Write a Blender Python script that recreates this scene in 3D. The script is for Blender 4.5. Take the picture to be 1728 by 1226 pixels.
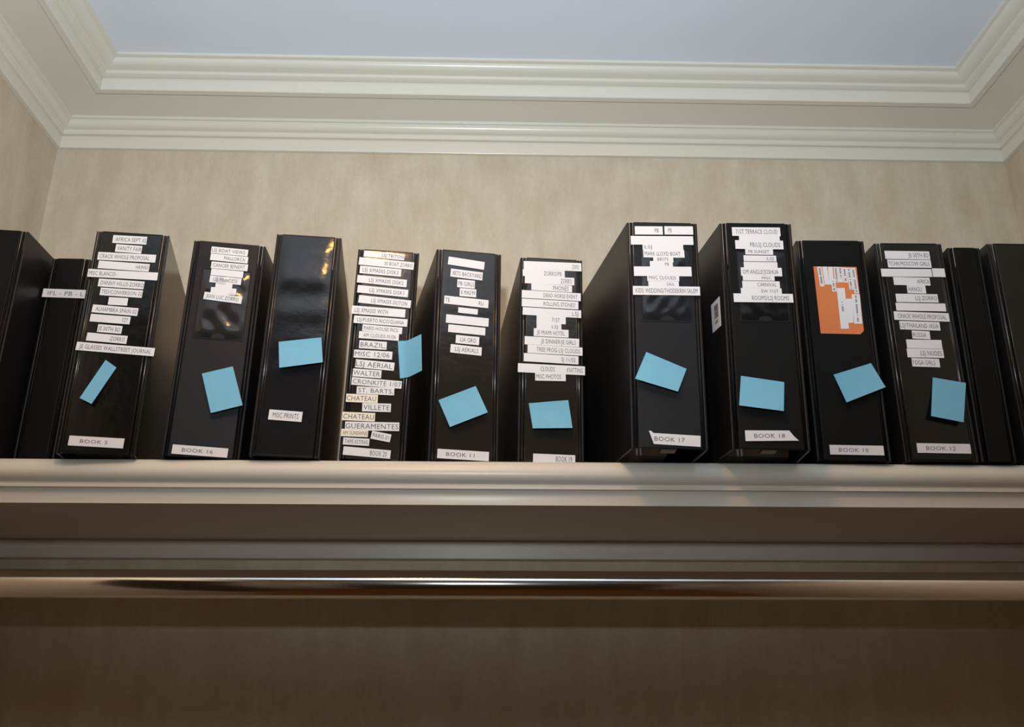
import bpy, bmesh, math, random
from mathutils import Vector, Matrix

# ------------------------------------------------------------------ clear
for o in list(bpy.data.objects):
    bpy.data.objects.remove(o, do_unlink=True)
scene = bpy.context.scene
COL = scene.collection
random.seed(4)

# ------------------------------------------------------------------ camera
ZC = 1.85                                   # eye height above the floor
FPX, CX, CY = 1567.0, 864.0, 594.0          # focal length and principal point in photo pixels
PITCH, YAW = math.radians(20.95), math.radians(1.53)
cam_d = bpy.data.cameras.new('camera')
cam = bpy.data.objects.new('camera', cam_d)
COL.objects.link(cam)
cam.location = (0, 0, ZC)
cam.rotation_euler = (math.pi / 2 + PITCH, 0, -YAW)
cam_d.sensor_width = 36.0
cam_d.lens = FPX / 1728 * 36.0
cam_d.shift_y = -(613 - CY) / 1728
cam_d.clip_start = 0.02
scene.camera = cam

# ------------------------------------------------------------------ world, lights, exposure
world = bpy.data.worlds.new('world')
scene.world = world
world.use_nodes = True
world.node_tree.nodes['Background'].inputs[0].default_value = (1.0, 0.52, 0.2, 1)
world.node_tree.nodes['Background'].inputs[1].default_value = 0.012


def light(name, kind, loc, energy, color, target=None, **kw):
    d = bpy.data.lights.new(name, kind)
    d.energy = energy
    d.color = color
    for k, v in kw.items():
        setattr(d, k, v)
    o = bpy.data.objects.new(name, d)
    COL.objects.link(o)
    o.location = loc
    if target is not None:
        o.rotation_euler = (Vector(target) - Vector(loc)).to_track_quat('-Z', 'Y').to_euler()
    return o


# the photographer's flash on top of the camera
light('camera_flash', 'SPOT', (-0.04, 0.0, ZC + 0.230), 63, (0.87, 0.965, 1.0),
      target=(-0.04, 1.0, ZC + 0.23 + math.tan(math.radians(58))), spot_size=math.radians(141), spot_blend=1.0, shadow_soft_size=0.018)
# unseen downlights: near one inferred from binder shadows, outer added for warm fill; housings below
LAMPS = [((-0.05, 0.78, ZC + 1.005), 1.0), ((-0.15, 0.30, ZC + 1.005), 4.4)]
for LP, LE in LAMPS:
    light('unseen_downlight', 'AREA', LP, LE, (1.0, 0.49, 0.10), target=(LP[0], LP[1], 0), shape='DISK', size=0.14)

vs = scene.view_settings
vs.view_transform = 'Standard'
vs.look = 'None'
vs.exposure = 0.0
vs.gamma = 1.0
vs.use_curve_mapping = False

# ------------------------------------------------------------------ pixel helpers
Fv = Vector((math.sin(YAW) * math.cos(PITCH), math.cos(YAW) * math.cos(PITCH), math.sin(PITCH)))
Rv = Vector((math.cos(YAW), -math.sin(YAW), 0))
Uv = Rv.cross(Fv)
CAM = Vector((0, 0, ZC))


def ray(u, v):
    return Fv + Rv * ((u - CX) / FPX) + Uv * ((CY - v) / FPX)


def hit(u, v, p0, n):
    """where the ray through a photo pixel meets the plane (p0, n)"""
    r = ray(u, v)
    return CAM + r * ((p0 - CAM).dot(n) / r.dot(n))


# ------------------------------------------------------------------ materials
def mat(name, color, rough=0.5, spec=0.5, metal=0.0, bump=None, mottled=None, coat=0.0):
    m = bpy.data.materials.new(name)
    m.use_nodes = True
    nt = m.node_tree
    b = nt.nodes['Principled BSDF']
    b.inputs['Base Color'].default_value = (*color, 1)
    b.inputs['Roughness'].default_value = rough
    b.inputs['Specular IOR Level'].default_value = spec
    b.inputs['Metallic'].default_value = metal
    if coat:
        b.inputs['Coat Weight'].default_value = coat
        b.inputs['Coat Roughness'].default_value = 0.08
    if bump or mottled:
        geo = nt.nodes.new('ShaderNodeNewGeometry')
    if mottled:
        sc, amt, stretch = mottled
        mp = nt.nodes.new('ShaderNodeMapping')
        mp.inputs['Scale'].default_value = stretch
        nt.links.new(geo.outputs['Position'], mp.inputs['Vector'])
        n = nt.nodes.new('ShaderNodeTexNoise')
        n.inputs['Scale'].default_value = sc
        n.inputs['Detail'].default_value = 6
        nt.links.new(mp.outputs[0], n.inputs['Vector'])
        r = nt.nodes.new('ShaderNodeValToRGB')
        r.color_ramp.elements[0].position = 0.3
        r.color_ramp.elements[1].position = 0.7
        r.color_ramp.elements[0].color = (*[c * (1 - amt) for c in color], 1)
        r.color_ramp.elements[1].color = (*[min(1, c * (1 + amt)) for c in color], 1)
        nt.links.new(n.outputs['Fac'], r.inputs[0])
        nt.links.new(r.outputs[0], b.inputs['Base Color'])
    if bump:
        sc, st, dist = bump
        n2 = nt.nodes.new('ShaderNodeTexNoise')
        n2.inputs['Scale'].default_value = sc
        n2.inputs['Detail'].default_value = 3
        nt.links.new(geo.outputs['Position'], n2.inputs['Vector'])
        bp = nt.nodes.new('ShaderNodeBump')
        bp.inputs['Strength'].default_value = st
        bp.inputs['Distance'].default_value = dist
        nt.links.new(n2.outputs['Fac'], bp.inputs['Height'])
        nt.links.new(bp.outputs[0], b.inputs['Normal'])
    return m


def wallpaper_mat():
    m = bpy.data.materials.new('wallpaper')
    m.use_nodes = True
    nt = m.node_tree
    b = nt.nodes['Principled BSDF']
    b.inputs['Roughness'].default_value = 0.6
    b.inputs['Specular IOR Level'].default_value = 0.25
    geo = nt.nodes.new('ShaderNodeNewGeometry')

    def noise(scale, stretch, detail=5):
        mp = nt.nodes.new('ShaderNodeMapping')
        mp.inputs['Scale'].default_value = stretch
        nt.links.new(geo.outputs['Position'], mp.inputs['Vector'])
        n = nt.nodes.new('ShaderNodeTexNoise')
        n.inputs['Scale'].default_value = scale
        n.inputs['Detail'].default_value = detail
        nt.links.new(mp.outputs[0], n.inputs['Vector'])
        return n.outputs['Fac']

    def ramp(src, lo, hi, c0, c1):
        r = nt.nodes.new('ShaderNodeValToRGB')
        r.color_ramp.elements[0].position = lo
        r.color_ramp.elements[1].position = hi
        r.color_ramp.elements[0].color = (*c0, 1)
        r.color_ramp.elements[1].color = (*c1, 1)
        nt.links.new(src, r.inputs[0])
        return r.outputs[0]

    def mult(a, bb, fac):
        mx = nt.nodes.new('ShaderNodeMixRGB')
        mx.blend_type = 'MULTIPLY'
        mx.inputs[0].default_value = fac
        nt.links.new(a, mx.inputs[1])
        nt.links.new(bb, mx.inputs[2])
        return mx.outputs[0]

    base = ramp(noise(19, (1, 1, 0.6)), 0.36, 0.66, (0.605, 0.52, 0.40), (0.665, 0.60, 0.49))
    streak = ramp(noise(45, (1, 1, 0.16)), 0.35, 0.65, (0.90, 0.89, 0.88), (1, 1, 1))
    fine = ramp(noise(220, (1, 1, 0.5), 2), 0.3, 0.7, (0.90, 0.90, 0.90), (1, 1, 1))
    c = mult(mult(base, streak, 0.8), fine, 0.7)
    nt.links.new(c, b.inputs['Base Color'])
    bp = nt.nodes.new('ShaderNodeBump')
    bp.inputs['Strength'].default_value = 0.15
    bp.inputs['Distance'].default_value = 0.0006
    nt.links.new(noise(260, (1, 1, 0.5), 2), bp.inputs['Height'])
    nt.links.new(bp.outputs[0], b.inputs['Normal'])
    return m


def clear_mat():
    """thin clear plastic film: see-through with a glossy sheen"""
    m = bpy.data.materials.new('clear_vinyl')
    m.use_nodes = True
    nt = m.node_tree
    out = nt.nodes['Material Output']
    nt.nodes.remove(nt.nodes['Principled BSDF'])
    tr = nt.nodes.new('ShaderNodeBsdfTransparent')
    tr.inputs[0].default_value = (0.95, 0.94, 0.92, 1)
    gl = nt.nodes.new('ShaderNodeBsdfGlossy')
    gl.inputs['Roughness'].default_value = 0.10
    fr = nt.nodes.new('ShaderNodeFresnel')
    fr.inputs['IOR'].default_value = 1.5
    geo = nt.nodes.new('ShaderNodeNewGeometry')
    n = nt.nodes.new('ShaderNodeTexNoise')
    n.inputs['Scale'].default_value = 38
    n.inputs['Detail'].default_value = 2
    bp = nt.nodes.new('ShaderNodeBump')
    bp.inputs['Strength'].default_value = 0.25
    bp.inputs['Distance'].default_value = 0.002
    nt.links.new(geo.outputs['Position'], n.inputs['Vector'])
    nt.links.new(n.outputs['Fac'], bp.inputs['Height'])
    nt.links.new(bp.outputs[0], gl.inputs['Normal'])
    mx = nt.nodes.new('ShaderNodeMixShader')
    nt.links.new(fr.outputs[0], mx.inputs[0])
    nt.links.new(tr.outputs[0], mx.inputs[1])
    nt.links.new(gl.outputs[0], mx.inputs[2])
    nt.links.new(mx.outputs[0], out.inputs['Surface'])
    return m


M = {
    'paper_wall': wallpaper_mat(),
    'paint': mat('cream_semi_gloss_paint', (0.76, 0.735, 0.66), 0.28, 0.5, bump=(30, 0.04, 0.001)),
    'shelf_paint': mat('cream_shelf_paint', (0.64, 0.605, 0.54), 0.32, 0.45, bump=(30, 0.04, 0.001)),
    'ceiling': mat('white_ceiling_paint', (0.77, 0.83, 0.96), 0.7, 0.2, mottled=(5, 0.015, (1, 1, 1))),
    'carpet': mat('red_brown_carpet', (0.21, 0.09, 0.03), 0.95, 0.1, mottled=(60, 0.12, (1, 1, 1))),  # unseen floor, red-brown chosen to warm the bounced light
    'vinyl': mat('black_vinyl', (0.0105, 0.0105, 0.0135), 0.45, 0.22, bump=(900, 0.05, 0.0001)),
    'vinyl_dark': mat('dark_black_vinyl', (0.004, 0.004, 0.004), 0.5, 0.16, bump=(900, 0.05, 0.0001)),
    'insert': mat('dark_spine_insert', (0.021, 0.0165, 0.0135), 0.55, 0.2, bump=(60, 0.06, 0.001)),
    'vinyl_board': mat('black_vinyl_cover', (0.008, 0.008, 0.009), 0.40, 0.32, bump=(18, 0.12, 0.002)),
    'cover_gloss': mat('glossy_overlay_cover', (0.008, 0.008, 0.008), 0.16, 0.6, bump=(14, 0.08, 0.002)),
    'seam': mat('welded_vinyl_seam', (0.022, 0.019, 0.017), 0.22, 0.6),
    'clear': clear_mat(),
    # glossy film lying tight on the dark spine below it
    'film_vinyl': mat('film_on_black_vinyl', (0.0105, 0.0105, 0.0125), 0.12, 0.5, bump=(38, 0.25, 0.002)),
    'film_vinyl_dark': mat('film_on_dark_vinyl', (0.005, 0.005, 0.005), 0.12, 0.45, bump=(38, 0.25, 0.002)),
    'film_insert': mat('film_on_brown_insert', (0.019, 0.0155, 0.0125), 0.12, 0.5, bump=(38, 0.25, 0.002)),
    'white': mat('white_label_paper', (0.72, 0.72, 0.76), 0.55, 0.3),
    'yellowed': mat('yellowed_label_paper', (0.80, 0.74, 0.62), 0.5, 0.3),
    'ink': mat('grey_print', (0.10, 0.10, 0.13), 0.7, 0.2),
    'blue': mat('blue_note_paper', (0.175, 0.44, 0.62), 0.75, 0.15, mottled=(40, 0.03, (1, 1, 1))),
    'orange': mat('orange_card', (0.66, 0.205, 0.075), 0.7, 0.2),
    'pages': mat('album_pages', (0.55, 0.53, 0.48), 0.8, 0.2),
    'chrome': mat('polished_chrome', (0.85, 0.83, 0.81), 0.12, 0.5, metal=1.0, bump=(9, 0.03, 0.002)),
    'nickel': mat('ring_metal', (0.22, 0.17, 0.12), 0.42, 0.5, metal=1.0),
    'lamp_glass': None,
}
lg = bpy.data.materials.new('lamp_diffuser')
lg.use_nodes = True
lb = lg.node_tree.nodes['Principled BSDF']
lb.inputs['Base Color'].default_value = (0.9, 0.8, 0.6, 1)
lb.inputs['Emission Color'].default_value = (1.0, 0.62, 0.28, 1)
lb.inputs['Emission Strength'].default_value = 4.0
M['lamp_glass'] = lg


# ------------------------------------------------------------------ mesh helpers
def link(name, me, m, parent=None, matrix=None):
    o = bpy.data.objects.new(name, me)
    COL.objects.link(o)
    if m is not None and not me.materials:
        me.materials.append(m)
    if parent is not None:
        o.parent = parent
    if matrix is not None:
        o.matrix_local = matrix
    return o


def from_bm(name, bm, m, parent=None, smooth=False):
    me = bpy.data.meshes.new(name)
    bmesh.ops.recalc_face_normals(bm, faces=bm.faces)
    bm.to_mesh(me)
    bm.free()
    if smooth:
        for p in me.polygons:
            p.use_smooth = True
    return link(name, me, m, parent)


def box(name, lo, hi, m, parent=None, bevel=0.0, seg=2):
    bm = bmesh.new()
    bmesh.ops.create_cube(bm, size=1)
    c = [(a + b) / 2 for a, b in zip(lo, hi)]
    s = [b - a for a, b in zip(lo, hi)]
    for v in bm.verts:
        v.co = Vector((c[i] + v.co[i] * s[i] for i in range(3)))
    if bevel:
        bmesh.ops.bevel(bm, geom=bm.edges[:], offset=bevel, segments=seg, profile=0.5, affect='EDGES')
    return from_bm(name, bm, m, parent)


def tube(name, pts, r, m, parent=None, n=12, cap=True):
    bm = bmesh.new()
    rings = []
    for i, p in enumerate(pts):
        a = Vector(pts[max(0, i - 1)])
        b = Vector(pts[min(len(pts) - 1, i + 1)])
        q = (b - a).to_track_quat('Z', 'Y')
        rings.append([bm.verts.new(Vector(p) + q @ Vector((r * math.cos(2 * math.pi * k / n), r * math.sin(2 * math.pi * k / n), 0)))
                      for k in range(n)])
    for A, B in zip(rings, rings[1:]):
        for k in range(n):
            bm.faces.new((A[k], A[(k + 1) % n], B[(k + 1) % n], B[k]))
    if cap:
        bm.faces.new(rings[0][::-1])
        bm.faces.new(rings[-1])
    return from_bm(name, bm, m, parent, smooth=True)


def tag(o, label=None, cat=None, group=None, kind=None):
    if label:
        o['label'] = label
    if cat:
        o['category'] = cat
    if group:
        o['group'] = group
    if kind:
        o['kind'] = kind
    return o


def empty(name, loc=(0, 0, 0)):
    e = bpy.data.objects.new(name, None)
    e.empty_display_size = 0.05
    COL.objects.link(e)
    e.location = loc
    return e


# ------------------------------------------------------------------ the room
XL, XR, YB, YF = -0.7625, 0.9286, 1.42, -1.40
CEIL = ZC + 1.016
T = 0.10


def wall(name, lo, hi, m='paper_wall'):
    return tag(box(name, lo, hi, M[m]), kind='structure')


wall('wall_back', (XL - T, YB, 0), (XR + T, YB + T, CEIL + T))
wall('wall_right', (XR, YF, 0), (XR + T, YB, CEIL + T))
wall('floor', (XL - T, YF - T, -0.05), (XR + T, YB + T, 0), 'carpet')
wall('ceiling', (XL, YF, CEIL), (XR, YB, CEIL + T), 'ceiling')


def wall_with_added_doorway(name, boxes):
    bm = bmesh.new()
    for lo, hi in boxes:
        r = bmesh.ops.create_cube(bm, size=1)
        for v in r['verts']:
            v.co = Vector(((lo[i] + hi[i]) / 2 + v.co[i] * (hi[i] - lo[i]) for i in range(3)))
    tag(from_bm(name, bm, M['paper_wall']), kind='structure')


# unseen doorways added so the rod reflects dark, behind and beside the photographer
DH = 2.42
wall_with_added_doorway('wall_left', (((XL - T, 0.50, 0), (XL, YB, CEIL + T)), ((XL - T, YF, 0), (XL, -0.9, CEIL + T)),
                                ((XL - T, -0.9, DH), (XL, 0.50, CEIL + T))))
wall_with_added_doorway('wall_front', (((XL - T, YF - T, 0), (-0.60, YF, CEIL + T)), ((0.75, YF - T, 0), (XR + T, YF, CEIL + T)),
                                 ((-0.60, YF - T, DH), (0.75, YF, CEIL + T))))


def arc(cx, cz, rx, rz, a0, a1, n=6):
    return [(cx + rx * math.cos(math.radians(a0 + (a1 - a0) * i / n)), cz + rz * math.sin(math.radians(a0 + (a1 - a0) * i / n)))
            for i in range(n + 1)]


def sweep(name, prof, m):
    """mitred moulding round the room: prof = (inset from the wall, height above the camera)"""
    bm = bmesh.new()
    rows = []
    for t, z in prof:
        z += ZC
        rows.append([bm.verts.new(c) for c in ((XL + t, YF, z), (XL + t, YB - t, z), (XR - t, YB - t, z), (XR - t, YF, z))])
    for A, B in zip(rows, rows[1:] + rows[:1]):
        for k in range(3):
            bm.faces.new((A[k], A[k + 1], B[k + 1], B[k]))
    o = from_bm(name, bm, m)
    for p in o.data.polygons:
        p.use_smooth = True
    o.data.set_sharp_from_angle(angle=math.radians(28))
    return tag(o, kind='structure')


# lower crown piece on the wall: fascia, step, ovolo, top fillet
low = [(0.0, 0.9177), (0.0065, 0.9177), (0.0070, 0.9185), (0.0070, 0.938)]
low += arc(0.0035, 0.938, 0.0035, 0.006, 0, 90, 3)[1:]
low += [(0.0085, 0.9450), (0.0105, 0.9475), (0.0105, 0.9515)]
low += [(0.0115, 0.9525)] + [(0.0115 + 0.0125 * math.sin(math.radians(a)), 0.9525 + 0.0120 * (1 - math.cos(math.radians(a)))) for a in (18, 36, 54, 72, 90)]
low += [(0.0240, 0.9652), (0.0275, 0.9657), (0.0285, 0.9670), (0.0285, 0.9705), (0.0, 0.9705)]
sweep('trim_1', low, M['paint'])
# flat soffit between the two pieces
sweep('trim_2', [(0.0, 0.9700), (0.1020, 0.9700), (0.1020, 1.016), (0.0, 1.016)], M['paint'])
# upper crown piece hanging at the inner edge of the soffit, up to the ceiling
up = [(0.098, 0.9655), (0.1085, 0.9655), (0.1095, 0.9665), (0.1095, 0.9850)]
up += arc(0.1060, 0.985, 0.0035, 0.006, 0, 90, 3)[1:]
up += [(0.1130, 0.9920), (0.1165, 0.9935), (0.1165, 0.9975)]
up += [(0.1175, 0.9985)] + [(0.1175 + 0.0185 * math.sin(math.radians(a)), 0.9985 + 0.0110 * (1 - math.cos(math.radians(a)))) for a in (15, 30, 45, 60, 75, 90)]
up += [(0.1360, 1.0105), (0.1410, 1.0110), (0.1425, 1.0120), (0.1425, 1.016), (0.098, 1.016)]
sweep('trim_3', up, M['paint'])

# unseen recessed lights: housings added for the warm downlights
for LP, LL in ((LAMPS[0][0], 'unseen round recessed ceiling light closest to the shelf'), (LAMPS[1][0], 'unseen added round ceiling light further out from the shelf')):
    lamp = empty('unseen_recessed_light', (LP[0], LP[1], CEIL))
    tag(lamp, LL, 'light', 'unseen recessed ceiling lights')
    bm = bmesh.new()
    N = 32
    rr = [(0.074, 0.0), (0.098, 0.0), (0.098, -0.004), (0.090, -0.008), (0.074, -0.006)]
    V = [[bm.verts.new((r * math.cos(2 * math.pi * k / N), r * math.sin(2 * math.pi * k / N), z)) for k in range(N)] for r, z in rr]
    for A, B in zip(V, V[1:] + V[:1]):
        for k in range(N):
            bm.faces.new((A[k], A[(k + 1) % N], B[(k + 1) % N], B[k]))
    from_bm('trim_ring', bm, M['paint'], lamp)
    bm = bmesh.new()
    bmesh.ops.create_cone(bm, segments=N, radius1=0.074, radius2=0.074, depth=0.003, cap_ends=True)
    bmesh.ops.translate(bm, verts=bm.verts, vec=(0, 0, -0.0016))
    from_bm('diffuser', bm, M['lamp_glass'], lamp)

# ------------------------------------------------------------------ the shelf
ZS = ZC + 0.281
shelf = empty('closet_shelf', ((XL + XR) / 2, YB, ZC))
tag(shelf, 'cream painted closet shelf with moulded front edge carrying the binders', 'shelf')
OX = -(XL + XR) / 2
HX = (XR - XL) / 2 - 0.0005
Z_UNDER = 0.2338
box('board', (-HX, -0.305, Z_UNDER), (HX, -0.0005, 0.281), M['shelf_paint'], shelf)
# front moulding profile (y = distance from the camera, z above the camera)
nose = [(1.117, 0.2810), (1.1085, 0.2810), (1.1062, 0.2800), (1.1035, 0.2775), (1.1005, 0.2735), (1.0985, 0.2690), (1.0980, 0.2645),
        (1.0990, 0.2605), (1.1015, 0.2570), (1.1045, 0.2545), (1.1075, 0.2530), (1.1075, 0.2510), (1.1060, 0.2503), (1.1060, 0.2468),
        (1.1095, 0.2460), (1.1105, 0.2445), (1.1118, 0.2420), (1.1126, 0.2385), (1.1130, 0.2345), (1.1131, 0.2310), (1.1131, 0.2285), (1.117, 0.2285)]
bm = bmesh.new()
A = [bm.verts.new((-HX, y - YB, z)) for y, z in nose]
B = [bm.verts.new((HX, y - YB, z)) for y, z in nose]
for i in range(len(nose)):
    j = (i + 1) % len(nose)
    bm.faces.new((A[i], A[j], B[j], B[i]))
bm.faces.new(A)
bm.faces.new(B[::-1])
o = from_bm('front_moulding', bm, M['shelf_paint'], shelf, smooth=True)
o.data.set_sharp_from_angle(angle=math.radians(35))
box('wall_cleat', (-HX, -0.019, 0.2068), (HX, -0.0005, Z_UNDER), M['shelf_paint'], shelf, bevel=0.0008, seg=1)

# ------------------------------------------------------------------ the rod
ROD_Y, ROD_Z, ROD_R = 1.21, 0.1459, 0.0181
rod = empty('hanging_rod', ((XL + XR) / 2, ROD_Y, ZC + ROD_Z))
tag(rod, 'polished chrome clothes rod running below the shelf', 'clothes rod')
tube('tube', [(-HX, 0, 0), (-0.3, 0, 0), (0.3, 0, 0), (HX, 0, 0)], ROD_R, M['chrome'], rod, n=64, cap=False)
for s in (-1, 1):
    tube('end_socket', [(s * HX, 0, 0), (s * (HX - 0.006), 0, 0)], 0.030, M['chrome'], rod, n=32)
    tube('end_socket', [(s * (HX - 0.006), 0, 0), (s * (HX - 0.022), 0, 0)], 0.0205, M['chrome'], rod, n=32)


# ------------------------------------------------------------------ binders
def on_cover(B, u, v):
    """photo pixel on the outer face of the left cover -> binder coordinates"""
    n = B.cov.to_3x3() @ Vector((1, 0, 0))
    nw = (B.mw.to_3x3() @ n).normalized()
    p = B.inv @ hit(u, v, B.mw @ B.cov.to_translation(), nw)
    return p, n


class Binder:
    def __init__(s, x, y, yaw, lean, w, h):
        ps, ro = math.radians(yaw), math.radians(lean)
        ex = Vector((math.cos(ps), math.sin(ps), 0))
        ez = Vector((0, 0, 1))
        s.a = ex * math.cos(ro) - ez * math.sin(ro)
        s.b = ex * math.sin(ro) + ez * math.cos(ro)
        s.d = s.b.cross(s.a)
        if s.d.y < 0:
            s.d = -s.d
        s.o = Vector((x, y, ZS + 0.0006 + abs(math.sin(ro)) * w / 2))
        s.w, s.h = w, h
        s.mw = Matrix(((s.a.x, s.d.x, s.b.x, s.o.x), (s.a.y, s.d.y, s.b.y, s.o.y), (s.a.z, s.d.z, s.b.z, s.o.z), (0, 0, 0, 1)))
        s.inv = s.mw.inverted()

    def loc(s, u, v, off=0.0):
        """photo pixel on the spine face (off = metres in front of it) -> binder coordinates"""
        return s.inv @ hit(u, v, s.o - s.d * off, s.d)


def grid_sheet(name, w0, w1, z0, z1, m, parent, nx, nz, fn):
    bm = bmesh.new()
    g = [[bm.verts.new((w0 + (w1 - w0) * i / nx, fn(i / nx, j / nz), z0 + (z1 - z0) * j / nz)) for i in range(nx + 1)] for j in range(nz + 1)]
    for j in range(nz):
        for i in range(nx):
            bm.faces.new((g[j][i], g[j][i + 1], g[j + 1][i + 1], g[j + 1][i]))
    return from_bm(name, bm, m, parent, smooth=True)


GROUP = 'black binders standing on the closet shelf'


def make_binder(key, pose, label, view, depth=0.268, page_y=0.03, wrinkle=0.5, rings=False, splay=(0, 0), tone='vinyl', gloss=False):
    B = Binder(*pose)
    root = empty('ring_binder')
    root.matrix_world = B.mw
    tag(root, label, 'binder', GROUP)
    w, h = B.w / 2, B.h
    pan = w - 0.0078
    box('spine', (-pan, 0, 0.0005), (pan, 0.0035, h - 0.0005), M[tone], root, bevel=0.0012)
    for s in (-1, 1):
        x0, x1 = sorted((s * (w - 0.0034), s * w))
        cov = box('cover', (x0 - s * w, 0.0, 0), (x1 - s * w, depth - 0.0022, h), M['cover_gloss' if gloss else 'vinyl_board'], root, bevel=0.0012)
        cov.location = (s * w, 0.0022, 0)
        cov.rotation_euler = (0, 0, -s * math.radians(splay[0 if s < 0 else 1]))   # covers fan out or close in towards the back
        xb = s * (w - 0.0056)
        tube('hinge', [(xb, 0.0036, 0.0008), (xb, 0.0036, h - 0.0008)], 0.0019, M['seam' if view else tone], root, n=10)
    pin = [max(0.0, math.tan(math.radians(-a)) * depth) for a in splay]
    box('page_block', (-w + 0.008 + pin[0], page_y, 0.010), (w - 0.008 - pin[1], depth - 0.012, h - 0.012), M['pages'], root)
    if rings:
        box('ring_plate', (-0.013, 0.0040, 0.004), (0.013, 0.0085, h - 0.02), M['nickel'], root, bevel=0.0015)
        for z in (0.034, h / 2, h - 0.045):
            pts = [(0.030 * math.sin(a), 0.034 - 0.026 * math.cos(a), z) for a in [2 * math.pi * k / 20 for k in range(21)]]
            tube('ring', pts, 0.0019, M['nickel'], root, n=8, cap=False)
        box('lever', (-0.009, 0.009, 0.0015), (0.009, 0.028, 0.0045), M['nickel'], root, bevel=0.0008)
    if view:
        rnd = random.Random(key)
        ph = [(rnd.uniform(0, 6.3), rnd.uniform(3, 7), rnd.uniform(-2.5, 2.5), rnd.uniform(0.5, 1)) for _ in range(4)]

        def fn(u, t):
            edge = min(1, min(u, 1 - u) * 9) * min(1, min(t, 1 - t) * 14)
            s = sum(a * math.sin(p + f * 2 * math.pi * t + g * u) for p, f, g, a in ph) * 0.25
            return -0.0006 - edge * wrinkle * 0.0008 * (1 + s) / 2 * (0.15 + 0.85 * t * t)
        grid_sheet('clear_overlay', -pan + 0.0004, pan - 0.0004, 0.003, h - 0.003, M['film_' + tone], root, 14, 60, fn)
        for s in (-1, 1):
            tube('overlay_seam', [(s * (pan - 0.001), -0.0002, 0.002), (s * (pan - 0.001), -0.0002, h - 0.002)], 0.0008, M['seam'], root, n=6)
    B.root = root
    B.n = 0
    B.cov = Matrix.Translation((-w, 0.0022, 0)) @ Matrix.Rotation(math.radians(splay[0]), 4, 'Z')
    return B


def poly_plate(name, pts2, off0, off1, m, parent):
    """flat paper piece: pts2 in binder (x, z), between offsets off0 and off1 in front of the spine"""
    bm = bmesh.new()
    lo = [bm.verts.new((x, -off0, z)) for x, z in pts2]
    hi = [bm.verts.new((x, -off1, z)) for x, z in pts2]
    n = len(pts2)
    bm.faces.new(hi)
    bm.faces.new(lo[::-1])
    for i in range(n):
        bm.faces.new((lo[i], lo[(i + 1) % n], hi[(i + 1) % n], hi[i]))
    return from_bm(name, bm, m, parent)


TEXT_CACHE = {}


def text_mesh(s):
    if s not in TEXT_CACHE:
        c = bpy.data.curves.new('lettering', 'FONT')
        c.body = s
        c.size = 1
        c.resolution_u = 2
        c.space_character = 1.06
        o = bpy.data.objects.new('tmp_text', c)
        me = bpy.data.meshes.new_from_object(o)
        vs_ = [v.co.copy() for v in me.vertices]
        fs = [tuple(p.vertices) for p in me.polygons]
        bpy.data.objects.remove(o)
        bpy.data.meshes.remove(me)
        bpy.data.curves.remove(c)
        x0, x1 = min(v.x for v in vs_), max(v.x for v in vs_)
        cap = 0.70
        TEXT_CACHE[s] = ([((v.x - x0) / (x1 - x0), v.y / cap) for v in vs_], fs)
    return TEXT_CACHE[s]


def lettering(s, org, ux, uz, off, parent, name='lettering', m='ink'):
    """text whose box is org + [0,1]*ux + [0,1]*uz in binder (x, z)"""
    vv, fs = text_mesh(s)
    me = bpy.data.meshes.new(name)
    me.from_pydata([(org[0] + ux[0] * a + uz[0] * b, -off, org[1] + ux[1] * a + uz[1] * b) for a, b in vv], [], fs)
    me.update()
    return link(name, me, M[m], parent)


def label(B, xf, x0, y0, x1, y1, hgt, texts=(), m='white', name='title_label', th=0.52, poly=None):
    """paper strip: centre line (x0,y0)-(x1,y1) and height in zoomed pixels; xf = (origin x, origin y, zoom)"""
    ox, oy, k = xf
    px = lambda x, y: (ox + x / k, oy + y / k)
    off = 0.0016 + 0.00004 * B.n
    B.n += 1
    A = B.loc(*px(x0, y0), off)
    C = B.loc(*px(x1, y1), off)
    up_ = B.loc(*px((x0 + x1) / 2, (y0 + y1) / 2 - hgt / 2), off) - B.loc(*px((x0 + x1) / 2, (y0 + y1) / 2 + hgt / 2), off)
    H = up_.length * 0.94
    ux = Vector((C.x - A.x, C.z - A.z))
    L = ux.length
    e = ux / L
    n = Vector((-e.y, e.x))
    a2 = Vector((A.x, A.z))
    if poly:
        pts = [B.loc(*px(*q), off) for q in poly]
        pts = [(q.x, q.z) for q in pts]
    else:
        pts = [a2 - n * H / 2, a2 + e * L - n * H / 2, a2 + e * L + n * H / 2, a2 + n * H / 2]
    o = poly_plate(name, [tuple(q) for q in pts], off - 0.0006, off, M[m], B.root)
    for s, t0, t1 in texts:
        f0, f1 = (t0 - x0) / (x1 - x0), (t1 - x0) / (x1 - x0)
        org = a2 + e * (L * f0) - n * (H * th / 2)
        lettering(s, org, e * (L * (f1 - f0)), n * (H * th), off + 0.00012, o)
    return o


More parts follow.
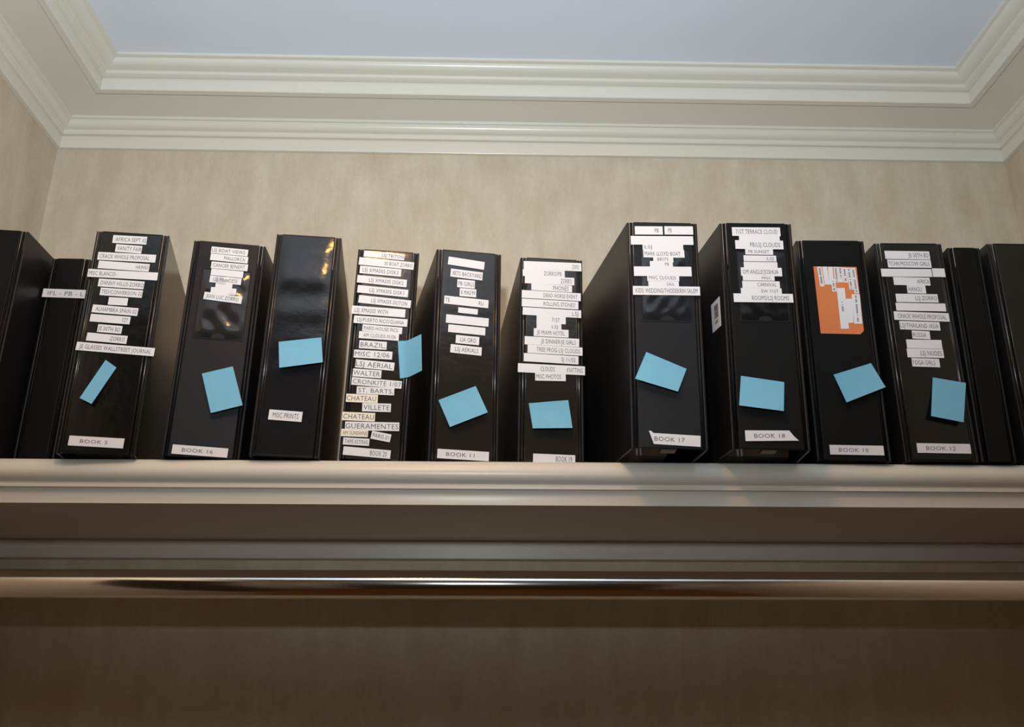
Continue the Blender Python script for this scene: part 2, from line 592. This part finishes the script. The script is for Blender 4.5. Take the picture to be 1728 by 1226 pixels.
def window(B, xf, quad, seed=1, wr=1.0):
    """clear label pocket set into the spine, given by its pixel corners TL TR BR BL"""
    ox, oy, k = xf
    q = [B.loc(ox + x / k, oy + y / k, 0.0) for x, y in quad]
    w0, w1 = (q[0].x + q[3].x) / 2, (q[1].x + q[2].x) / 2
    z0, z1 = (q[2].z + q[3].z) / 2, (q[0].z + q[1].z) / 2
    fr = 0.0016
    for nm, lo, hi in (('pocket_rim', (w0 - fr, -0.0008, z0 - fr), (w0, 0.001, z1 + fr)), ('pocket_rim', (w1, -0.0008, z0 - fr), (w1 + fr, 0.001, z1 + fr)),
                       ('pocket_rim', (w0, -0.0008, z0 - fr), (w1, 0.001, z0)), ('pocket_rim', (w0, -0.0008, z1), (w1, 0.001, z1 + fr))):
        box(nm, lo, hi, M['vinyl'], B.root, bevel=0.0003, seg=1)
    rnd = random.Random(seed)
    ph = [(rnd.uniform(0, 6.3), rnd.uniform(1, 4), rnd.uniform(-22, 22), rnd.uniform(0.4, 1)) for _ in range(5)]

    def fn(u, t):
        edge = min(1, min(u, 1 - u) * 8) * min(1, min(t, 1 - t) * 10)
        s = sum(a * math.sin(p + f * 2 * math.pi * t + g * u) for p, f, g, a in ph) * 0.28
        return -0.0003 - edge * wr * 0.0010 * (0.5 + 0.5 * s)
    grid_sheet('clear_pocket', w0, w1, z0, z1, M['clear'], B.root, 18, 30, fn)
    # half-round thumb notch at the lower edge
    cxm = (w0 + w1) / 2
    r = 0.0085
    poly_plate('thumb_notch', [(cxm + r * math.cos(math.radians(a)), z0 + r * 0.75 * math.sin(math.radians(a))) for a in range(0, 181, 15)],
               -0.001, 0.0011, M['vinyl'], B.root)


def note(B, xf, quad, lbl, lift=0.008, adhesive='top', base=0.0022, bend=1.6, mid=None):
    """sticky note from its pixel corners TL TR BR BL; the free edge curls off the spine"""
    ox, oy, k = xf
    root_pts = []
    nu, nv = 8, 8
    top, bot = [], []
    bm = bmesh.new()
    g = []
    for j in range(nv + 1):
        row = []
        for i in range(nu + 1):
            u, v = i / nu, j / nv
            if mid:
                (tx, ty), (bx_, by_), um = mid

                def edge(a, b_, c_):
                    return [a[q] + (b_[q] - a[q]) * u / um if u < um else b_[q] + (c_[q] - b_[q]) * (u - um) / (1 - um) for q in (0, 1)]
                P, Q = edge(quad[0], (tx, ty), quad[1]), edge(quad[3], (bx_, by_), quad[2])
            else:
                P = [quad[0][q] * (1 - u) + quad[1][q] * u for q in (0, 1)]
                Q = [quad[3][q] * (1 - u) + quad[2][q] * u for q in (0, 1)]
            x, y = P[0] * (1 - v) + Q[0] * v, P[1] * (1 - v) + Q[1] * v
            s = v if adhesive == 'top' else u
            off = base + lift * max(0, (s - 0.15) / 0.85) ** bend
            row.append(B.mw @ B.loc(ox + x / k, oy + y / k, off))
        g.append(row)
    c = sum((p for r_ in g for p in r_), Vector()) / ((nu + 1) * (nv + 1))
    back = [[bm.verts.new(p - c + B.d * 0.0002) for p in r_] for r_ in g]
    front = [[bm.verts.new(p - c) for p in r_] for r_ in g]
    for j in range(nv):
        for i in range(nu):
            bm.faces.new((front[j][i], front[j][i + 1], front[j + 1][i + 1], front[j + 1][i]))
            bm.faces.new((back[j + 1][i], back[j + 1][i + 1], back[j][i + 1], back[j][i]))
    rim = [(0, i) for i in range(nu)] + [(j, nu) for j in range(nv)] + [(nv, i) for i in range(nu, 0, -1)] + [(j, 0) for j in range(nv, 0, -1)]
    for (a, b_), (c_, d_) in zip(rim, rim[1:] + rim[:1]):
        bm.faces.new((front[a][b_], front[c_][d_], back[c_][d_], back[a][b_]))
    o = from_bm('sticky_note', bm, M['blue'], smooth=True)
    o.data.set_sharp_from_angle(angle=math.radians(50))
    o.location = c
    tag(o, lbl, 'sticky note', 'blue sticky notes on the binder spines')
    return o


def strips(B, xf, rows):
    for r in rows:
        x0, y0, x1, y1, hgt = r[:5]
        m = r[6] if len(r) > 6 else 'white'
        th = r[7] if len(r) > 7 else 0.52
        label(B, xf, x0, y0, x1, y1, hgt, r[5] if len(r) > 5 else (), m, th=th)


def number(B, xf, x0, y0, x1, y1, hgt, s, t0, t1, th=0.46, poly=None):
    label(B, xf, x0, y0, x1, y1, hgt, ((s, t0, t1),), name='number_label', th=th, poly=poly)


# --- binder at the end, cut by the picture edge
make_binder('end', (-0.6465, 1.082, 5.0, 0.4, 0.090, 0.297), 'black binder standing between the side wall and the set-back IFL binder', False, splay=(0, 4.5), tone='vinyl_dark')

# --- IFL binder, pushed back
B = make_binder('ifl', (-0.5710, 1.150, 0.5, 0.3, 0.051, 0.2900), 'black binder pushed back on the shelf, single label starting IFL', False, depth=0.255, tone='vinyl_dark')
label(B, (0, 370, 2.85), 205, 352, 425, 360, 42, (('IFL - PB - L', 230, 402),), th=0.5)

# --- BOOK 5
B = make_binder('5', (-0.4673, 1.0890, 5.95, 0.27, 0.0918, 0.2977), 'black binder numbered BOOK 5 with clear spine cover and many white labels', True, splay=(0, -4.8), tone='vinyl_dark', gloss=True)
z = (120, 380, 5.329)
strips(B, z, [
    (375, 122, 680, 138, 74, (('AFRICA SEPT 02', 400, 678),)),
    (400, 202, 635, 220, 72, (('VANITY FAIR', 415, 633),)),
    (240, 273, 760, 300, 74, (('CRACK WHOLE PROPOSAL', 258, 705),)),
    (245, 350, 702, 382, 72, (('HAWAII', 582, 692),)),
    (150, 425, 778, 460, 74, (('MISC BLANCO-', 162, 408),)),
    (245, 512, 655, 540, 74, (('DANNY HILLIS-ZORRO', 268, 652),)),
    (262, 592, 640, 618, 72, (('TED/CONVERSION 02', 275, 636),)),
    (335, 678, 508, 688, 72),
    (190, 745, 600, 780, 74, (('ALHAMBRA SPAIN 02', 220, 590),)),
    (172, 828, 530, 856, 72, (('TZT', 455, 512),)),
    (238, 922, 456, 940, 74, (('JE 50TH BD', 245, 442),)),
    (140, 998, 502, 1030, 76, (('-ZORRO', 342, 482),)),
    (46, 1082, 748, 1140, 78, (('JE GLASSES WALLSTREET JOURNAL', 76, 720),)),
])
number(B, (0, 370, 2.85), 330, 1062, 595, 1077, 50, 'BOOK 5', 385, 517, th=0.36)
note(B, (0, 370, 2.85), [(508, 675), (560, 712), (440, 887), (383, 858)], 'narrow blue sticky note slanted on the BOOK 5 binder', lift=0.006)

# --- BOOK 16
B = make_binder('16', (-0.3478, 1.1031, 7.55, 0.88, 0.0920, 0.2919), 'black binder numbered BOOK 16 with wrinkled clear spine pocket', False, splay=(0, 6.5))
z = (270, 390, 6.132)
window(B, z, [(440, 390), (935, 430), (845, 1140), (360, 1080)], 16, 2.4)
strips(B, z, [
    (530, 190, 910, 226, 72, (('LSJ BOAT VIEWS', 538, 880),)),
    (522, 262, 910, 300, 72, (('MALLORCA', 662, 880),)),
    (530, 345, 908, 378, 74, (('CANCER BENEFIT', 548, 880),)),
    (528, 418, 860, 450, 72),
    (515, 490, 840, 522, 72, (('LSJ PRINCESS', 552, 802),)),
    (575, 548, 748, 562, 64),
    (525, 608, 788, 628, 70),
    (455, 662, 846, 714, 80, (('JEAN LUC ZORRO', 475, 812),)),
])
number(B, (260, 560, 5.33), 162, 1050, 662, 1088, 88, 'BOOK 16', 250, 528, th=0.42)
note(B, (260, 560, 5.33), [(430, 373), (708, 308), (797, 657), (510, 728)], 'blue sticky note below the wrinkled pocket of the BOOK 16 binder', lift=0.007)

# --- MISC PRINTS
B = make_binder('misc', (-0.2459, 1.0980, 3.5, 1.3, 0.0848, 0.3013), 'black binder with bare wrinkled clear spine and a MISC PRINTS label', True, wrinkle=4.0, splay=(-3, -2))
z = (400, 380, 2.99)
strips(B, z, [(160, 953, 328, 966, 54, (('MISC PRINTS', 180, 310),))])
note(B, z, [(210, 587), (425, 565), (433, 690), (213, 718)], 'blue sticky note above the MISC PRINTS label', lift=0.010)

# --- BOOK 20
B = make_binder('20', (-0.1414, 1.1107, 4.6, 1.4, 0.0811, 0.2869), 'black binder numbered BOOK 20 covered top to bottom in white labels', True, splay=(0, -6), tone='insert', wrinkle=0.2)
z = (570, 410, 6.453)
strips(B, z, [
    (285, 112, 725, 155, 70, (('LSJ TRITON', 482, 715),)),
    (232, 192, 828, 250, 86, (('00 BOAT ZORRO', 508, 815),)),
    (240, 285, 690, 325, 86, (('LSJ XMAS05 DISK3', 270, 660),)),
    (212, 385, 750, 440, 86, (('LSJ XMAS05 DISK2', 340, 715),)),
    (215, 495, 765, 550, 86, (('LSJ XMAS05 DISK1', 345, 720),)),
    (228, 605, 795, 666, 88, (('LSJ XMAS05 DUTON', 365, 755),)),
    (152, 722, 735, 766, 94, (('LSJ XMAS05 WITH', 185, 545),)),
    (175, 826, 757, 870, 86, (('LSJ/PUERTO RICO/GUANA', 212, 720),)),
    (268, 918, 700, 955, 78, (('PARIS HOUSE PICS', 285, 655),)),
    (230, 994, 665, 1025, 80, (('AM CLOUDS 01/06', 280, 630),)),
])
z = (570, 560, 5.333)
strips(B, z, [
    (193, 108, 440, 124, 76, (('BRAZIL,', 205, 430),), 'white', 0.6),
    (145, 192, 490, 212, 76, (('MISC 12/06', 155, 465),), 'white', 0.6),
    (160, 280, 508, 312, 78, (('LSJ AERIAL', 165, 490),), 'white', 0.6),
    (135, 362, 392, 380, 76, (('WALTER', 140, 380),), 'white', 0.6),
    (125, 438, 575, 476, 72, (('CRONKITE 1/07', 135, 570),), 'white', 0.6),
    (170, 520, 508, 536, 70, (('ST. BARTS,', 185, 500),), 'white', 0.6),
    (75, 590, 360, 602, 78, (('CHATEAU', 80, 345),), 'yellowed', 0.6),
    (220, 674, 478, 682, 80, (('VILLETE', 230, 465),), 'white', 0.6),
    (40, 754, 335, 766, 80, (('CHATEAU', 50, 325),), 'yellowed', 0.6),
    (65, 842, 553, 852, 82, (('GUERAMENTES', 70, 545),), 'white', 0.6),
    (30, 902, 272, 912, 70, (('AM SUNSHINE', 45, 265),), 'yellowed'),
    (302, 922, 475, 956, 76, (('PARIS 01', 315, 460),)),
    (48, 978, 283, 992, 68, (('TAPE ESTING', 60, 270),)),
])
number(B, z, 48, 1064, 474, 1102, 80, 'BOOK 20', 290, 440, th=0.6)
note(B, z, [(540, 80), (752, 18), (758, 345), (560, 418)], 'curled blue sticky note stuck over the edge of the BOOK 20 binder',
     lift=0.022, adhesive='left', bend=1.3, mid=((625, 78), (640, 404), 0.4))

# --- BOOK 11
B = make_binder('11', (-0.0299, 1.1114, 8.04, 0.52, 0.0871, 0.2882), 'black binder numbered BOOK 11 with tilted blue note on clear spine', True, splay=(4, 0), tone='insert')
z = (710, 410, 6.133)
strips(B, z, [
    (285, 178, 658, 236, 86),
    (310, 303, 640, 345, 88, (('BETS BACKYARD', 333, 632),)),
    (378, 413, 560, 430, 88, (('PB GIRLS', 390, 552),)),
    (403, 505, 574, 520, 88, (('X MAS/99', 412, 562),)),
    (243, 582, 700, 632, 88, (('TE', 256, 300), ('RU', 600, 648))),
    (388, 690, 590, 712, 60),
    (262, 778, 702, 822, 92),
    (285, 878, 668, 916, 84),
    (363, 990, 605, 1014, 90, (('LIA GRO', 408, 572),)),
    (308, 1086, 630, 1122, 92, (('LSJ AERIALS', 355, 596),)),
])
z = (700, 600, 5.4)
number(B, z, 205, 888, 675, 918, 90, 'BOOK 11', 285, 542, th=0.42)
note(B, z, [(215, 403), (555, 275), (665, 515), (320, 648)], 'blue sticky note tilted upward on the BOOK 11 binder', lift=0.008)

# --- BOOK 19
B = make_binder('19', (0.0782, 1.1174, 2.96, 1.00, 0.0835, 0.2817), 'black binder numbered BOOK 19 with white labels spanning the whole spine top', True, splay=(2, 0), tone='insert')
z = (860, 425, 5.45)
strips(B, z, [
    (130, 120, 660, 140, 80, (('ZORRO', 575, 638),)),
    (120, 188, 507, 204, 66, (('ZORRO/PB', 315, 478),), 'white', 0.62),
    (140, 252, 595, 272, 72, (('ZORRO', 470, 572),), 'white', 0.62),
    (200, 318, 574, 340, 66, (('PHONES', 400, 542),), 'white', 0.66),
    (112, 384, 654, 416, 76, (('DEAD HORSE EVENT', 312, 622),)),
    (112, 462, 632, 492, 76, (('ROLLING STONES!', 312, 602),)),
    (120, 540, 658, 572, 74, (('LSJ', 575, 630),)),
    (248, 616, 516, 630, 74, (('71ST', 388, 460),)),
    (248, 680, 476, 690, 62, (('LSJ', 388, 442),)),
    (222, 735, 542, 752, 76, (('JE MIAMI HOTEL', 250, 508),)),
    (138, 810, 640, 836, 80, (('JE DINNER/JE GIRLS', 288, 608),)),
    (165, 888, 670, 916, 80, (('TREE FROG LSJ CLOUDS', 248, 648),)),
    (130, 965, 633, 996, 80, (('SJ 11/02', 475, 606),)),
    (76, 1062, 693, 1092, 86, (('CLOUDS', 285, 415), ('KNITTING', 528, 672))),
    (235, 1142, 516, 1148, 82, (('MISC PHOTOS', 245, 472),)),
])
z = (700, 600, 5.4)
number(B, z, 1078, 930, 1462, 946, 86, 'BOOK 19', 1285, 1432, th=0.6)
note(B, z, [(1038, 432), (1398, 403), (1437, 657), (1075, 660)], 'blue sticky note standing level on the BOOK 19 binder', lift=0.010)

# --- BOOK 17
B = make_binder('17', (0.2133, 1.0483, -1.90, 1.42, 0.0901, 0.2998), 'black binder numbered BOOK 17 jutting over the shelf edge', False,
                depth=0.29, page_y=0.07, rings=True, splay=(10.7, -6))
z = (980, 360, 6.13)
window(B, z, [(632, 380), (1120, 380), (1140, 1112), (640, 1108)], 17, 2.0)
strips(B, z, [
    (560, 174, 848, 176, 90, (('PB', 765, 806),)),
    (866, 174, 1162, 176, 90, (('PB', 903, 940),)),
    (518, 276, 1164, 280, 94),
    (640, 345, 1060, 348, 68, (('LSJ', 660, 735),)),
    (648, 414, 1072, 418, 82, (('MARK LLOYD BOAT', 662, 1030),)),
    (750, 472, 957, 474, 66, (('BRITS', 793, 906),)),
    (716, 522, 952, 524, 66, (('PB', 870, 912),)),
    (550, 596, 1146, 600, 104),
    (688, 662, 1018, 666, 72, (('MISC CLOUDS', 705, 985),)),
    (700, 728, 1015, 732, 64, (('SAIL', 890, 972),)),
    (540, 794, 1234, 802, 96, (('KIDS: WEDDING/THODEKRIN SALEM', 568, 1207),)),
])
z = (980, 560, 4.114)
number(B, z, 495, 737, 832, 757, 76, 'BOOK 17', 512, 722, th=0.42, poly=[(508, 776), (832, 796), (832, 720), (505, 700), (490, 686), (473, 683)])
note(B, z, [(455, 138), (735, 255), (675, 413), (377, 323)], 'blue sticky note tilted downward on the BOOK 17 binder', lift=0.008)
bm = bmesh.new()
bmesh.ops.create_uvsphere(bm, u_segments=12, v_segments=8, radius=0.0025)
q, nrm = on_cover(B, 1039, 427)
bmesh.ops.scale(bm, vec=(0.3, 1, 1), verts=bm.verts)
bmesh.ops.rotate(bm, cent=(0, 0, 0), matrix=B.cov.to_3x3(), verts=bm.verts)
bmesh.ops.translate(bm, vec=q, verts=bm.verts)
from_bm('rivet', bm, M['nickel'], B.root, smooth=True)

# --- BOOK 18
B = make_binder('18', (0.3333, 1.0493, -3.04, 1.64, 0.0915, 0.3009), 'black binder numbered BOOK 18 with a printed sticker on its side', False,
                depth=0.29, page_y=0.07, rings=True, splay=(9.5, 0), tone='vinyl_dark')
z = (1190, 360, 6.13)
window(B, z, [(335, 400), (815, 400), (862, 1112), (375, 1108)], 18, 1.2)
strips(B, z, [
    (278, 186, 777, 190, 94, (('71ST TERRACE CLOUD', 315, 747),)),
    (350, 252, 770, 256, 54),
    (312, 320, 808, 326, 94, (('PB/LSJ CLOUDS', 465, 776),)),
    (415, 392, 702, 396, 66, (('PB SUNSET', 445, 662),)),
    (398, 462, 735, 466, 64, (('LSJ', 640, 706),)),
    (400, 530, 747, 534, 66),
    (370, 600, 794, 606, 92, (('OM ANGLE/JOSHUA', 388, 756),)),
    (390, 664, 717, 668, 58, (('MISC', 585, 682),)),
    (385, 732, 772, 738, 76, (('CARNIVAL', 540, 737),)),
    (370, 800, 792, 806, 66, (('EW 71ST', 585, 757),)),
    (295, 870, 910, 876, 94, (('ROOMS/LSJ ROOMS', 485, 867),)),
])
z = (980, 560, 4.114)
number(B, z, 1142, 719, 1450, 719, 74, 'BOOK 18', 1205, 1417, th=0.42, poly=[(1145, 756), (1515, 753), (1480, 722), (1447, 683), (1140, 682)])
note(B, z, [(1112, 303), (1413, 347), (1410, 548), (1100, 508)], 'blue sticky note right above the torn BOOK 18 label', lift=0.008)
pl = [on_cover(B, u, v)[0] for u, v in ((1200, 515), (1214, 500), (1217, 549), (1203, 562))]
nrm = on_cover(B, 1200, 515)[1]
bm = bmesh.new()
lo = [bm.verts.new(q) for q in pl]
hi = [bm.verts.new(q - nrm * 0.0003) for q in pl]
bm.faces.new(hi)
bm.faces.new(lo[::-1])
for i in range(4):
    bm.faces.new((lo[i], lo[(i + 1) % 4], hi[(i + 1) % 4], hi[i]))
stk = from_bm('side_sticker', bm, M['white'], B.root)
bm = bmesh.new()
P = lambda u, t: pl[0] * (1 - u) * (1 - t) + pl[1] * u * (1 - t) + pl[2] * u * t + pl[3] * (1 - u) * t
t = 0.16
rnd = random.Random(7)
while t < 0.62:
    d = rnd.choice((0.012, 0.02, 0.03))
    c4 = [P(0.36, t), P(0.80, t), P(0.80, t + d), P(0.36, t + d)]
    bm.faces.new([bm.verts.new(q - nrm * 0.0005) for q in c4])
    t += d + rnd.choice((0.008, 0.014))
for t in (0.70, 0.76):
    c4 = [P(0.36, t), P(0.72, t), P(0.72, t + 0.03), P(0.36, t + 0.03)]
    bm.faces.new([bm.verts.new(q - nrm * 0.0005) for q in c4])
from_bm('barcode', bm, M['ink'], stk)

# --- BOOK 10
B = make_binder('10', (0.4499, 1.0978, -2.96, 1.15, 0.0904, 0.3035), 'black binder numbered BOOK 10 with an orange card on its spine', False, splay=(0, -4), tone='vinyl_dark')
z = (1365, 440, 9.43)
q = [B.loc(z[0] + x / z[2], z[1] + y / z[2], 0.0006) for x, y in ((190, 1152), (820, 1166), (876, 1110), (757, 96), (72, 88))]
poly_plate('orange_card', [(p.x, p.z) for p in q], 0.0, 0.0006, M['orange'], B.root)['label'] = 'orange paper card in the spine pocket'
card = [o for o in B.root.children if o.name.startswith('orange_card')][0]


def vstrip(x0, y0, x1, y1, w, marks=()):
    off = 0.0009 + 0.00003 * B.n
    B.n += 1
    f = lambda x, y, of: B.loc(z[0] + x / z[2], z[1] + y / z[2], of)
    pts = [f(x, y, off) for x, y in ((x1 - w / 2, y1), (x1 + w / 2, y1), (x0 + w / 2, y0), (x0 - w / 2, y0))]
    o = poly_plate('card_strip', [(p.x, p.z) for p in pts], off - 0.0003, off, M['white'], card)
    for m0, m1 in marks:      # print too small to read: rows of short strokes down the strip
        bm = bmesh.new()
        yy = m0
        rn = random.Random(int(m0 + x0))
        while yy < m1:
            d = rn.uniform(7, 13)
            if rn.random() < 0.86:
                fx = lambda y: x0 + (x1 - x0) * (y - y0) / (y1 - y0)
                hw = min(w * 0.2, 14)
                c4 = [f(fx(yy) + sx * hw, sy, off + 0.0001) for sx, sy in ((-1, yy + d), (1, yy + d), (1, yy), (-1, yy))]
                bm.faces.new([bm.verts.new(p) for p in c4])
            yy += d + 6
        from_bm('lettering', bm, M['ink'], o)


for a in ((165, 92, 214, 405, 70, ((115, 365),)), (250, 92, 290, 376, 74), (340, 95, 362, 376, 74), (424, 96, 450, 345, 66, ((115, 330),)),
          (384, 286, 408, 488, 66, ((305, 460),)), (494, 100, 518, 340, 66, ((115, 310),)), (562, 105, 590, 345, 66, ((130, 320),)),
          (628, 110, 682, 456, 66, ((130, 440),)), (700, 112, 762, 515, 70, ((140, 495),)), (745, 530, 785, 1000, 130, ((550, 660), (690, 830), (860, 960))),
          (505, 430, 575, 1080, 128, ((650, 800),)), (635, 600, 655, 985, 110)):
    vstrip(*a)
zz = z
z = (1340, 560, 4.454)
number(B, z, 269, 883, 675, 890, 76, 'BOOK 10', 337, 560, th=0.42)
note(B, z, [(297, 320), (578, 233), (688, 413), (395, 528)], 'blue sticky note below the orange card of the BOOK 10 binder', lift=0.007)

# --- BOOK 12
B = make_binder('12', (0.5590, 1.0982, -1.55, 0.56, 0.0907, 0.3016), 'black binder numbered BOOK 12 with clear spine beside the thin binder', True, splay=(4.3, 0), tone='vinyl_dark')
z = (1470, 400, 5.333)
strips(B, z, [
    (125, 158, 527, 164, 76, (('JE 50TH BD', 335, 515),)),
    (150, 236, 540, 240, 74, (('TCHK/MOSCOW GIRLS', 160, 524),)),
    (92, 318, 546, 322, 74),
    (553, 318, 665, 320, 80),
    (203, 393, 530, 400, 74, (('AFRICA', 412, 522),)),
    (325, 466, 492, 470, 76, (('HANGU', 338, 456),)),
    (225, 545, 602, 550, 78, (('LSJ ZORRO', 398, 592),)),
    (225, 624, 672, 632, 74),
    (207, 704, 702, 722, 80, (('CRACK WHOLE PROPOSAL', 240, 677),)),
    (258, 790, 620, 802, 80, (('LSJ/THAILAND /ASIA', 262, 607),)),
    (370, 875, 530, 882, 76, (('RUSSIA', 378, 497),)),
    (320, 958, 637, 964, 82),
    (325, 1040, 652, 1046, 84, (('LSJ NUDES', 445, 637),)),
    (368, 1124, 617, 1132, 80, (('YOGA GIRLS', 370, 577),)),
])
z = (1340, 560, 4.454)
number(B, z, 925, 870, 1328, 877, 76, 'BOOK 12', 992, 1215, th=0.42)
note(B, z, [(1042, 340), (1292, 382), (1275, 678), (1030, 630)], 'upright blue sticky note on the BOOK 12 binder', lift=0.007)

# --- thin binder and the one cut by the picture edge
make_binder('thin', (0.6297, 1.0971, -2.48, 1.23, 0.0434, 0.2955), 'thin plain black binder without labels beside BOOK 12', False, depth=0.26, splay=(0, -5), tone='vinyl_dark')
make_binder('last', (0.7085, 1.0900, -1.0, 0.6, 0.0930, 0.2985), 'black binder with clear spine and no labels, past the thin binder', True, splay=(3, 0), tone='vinyl_dark')
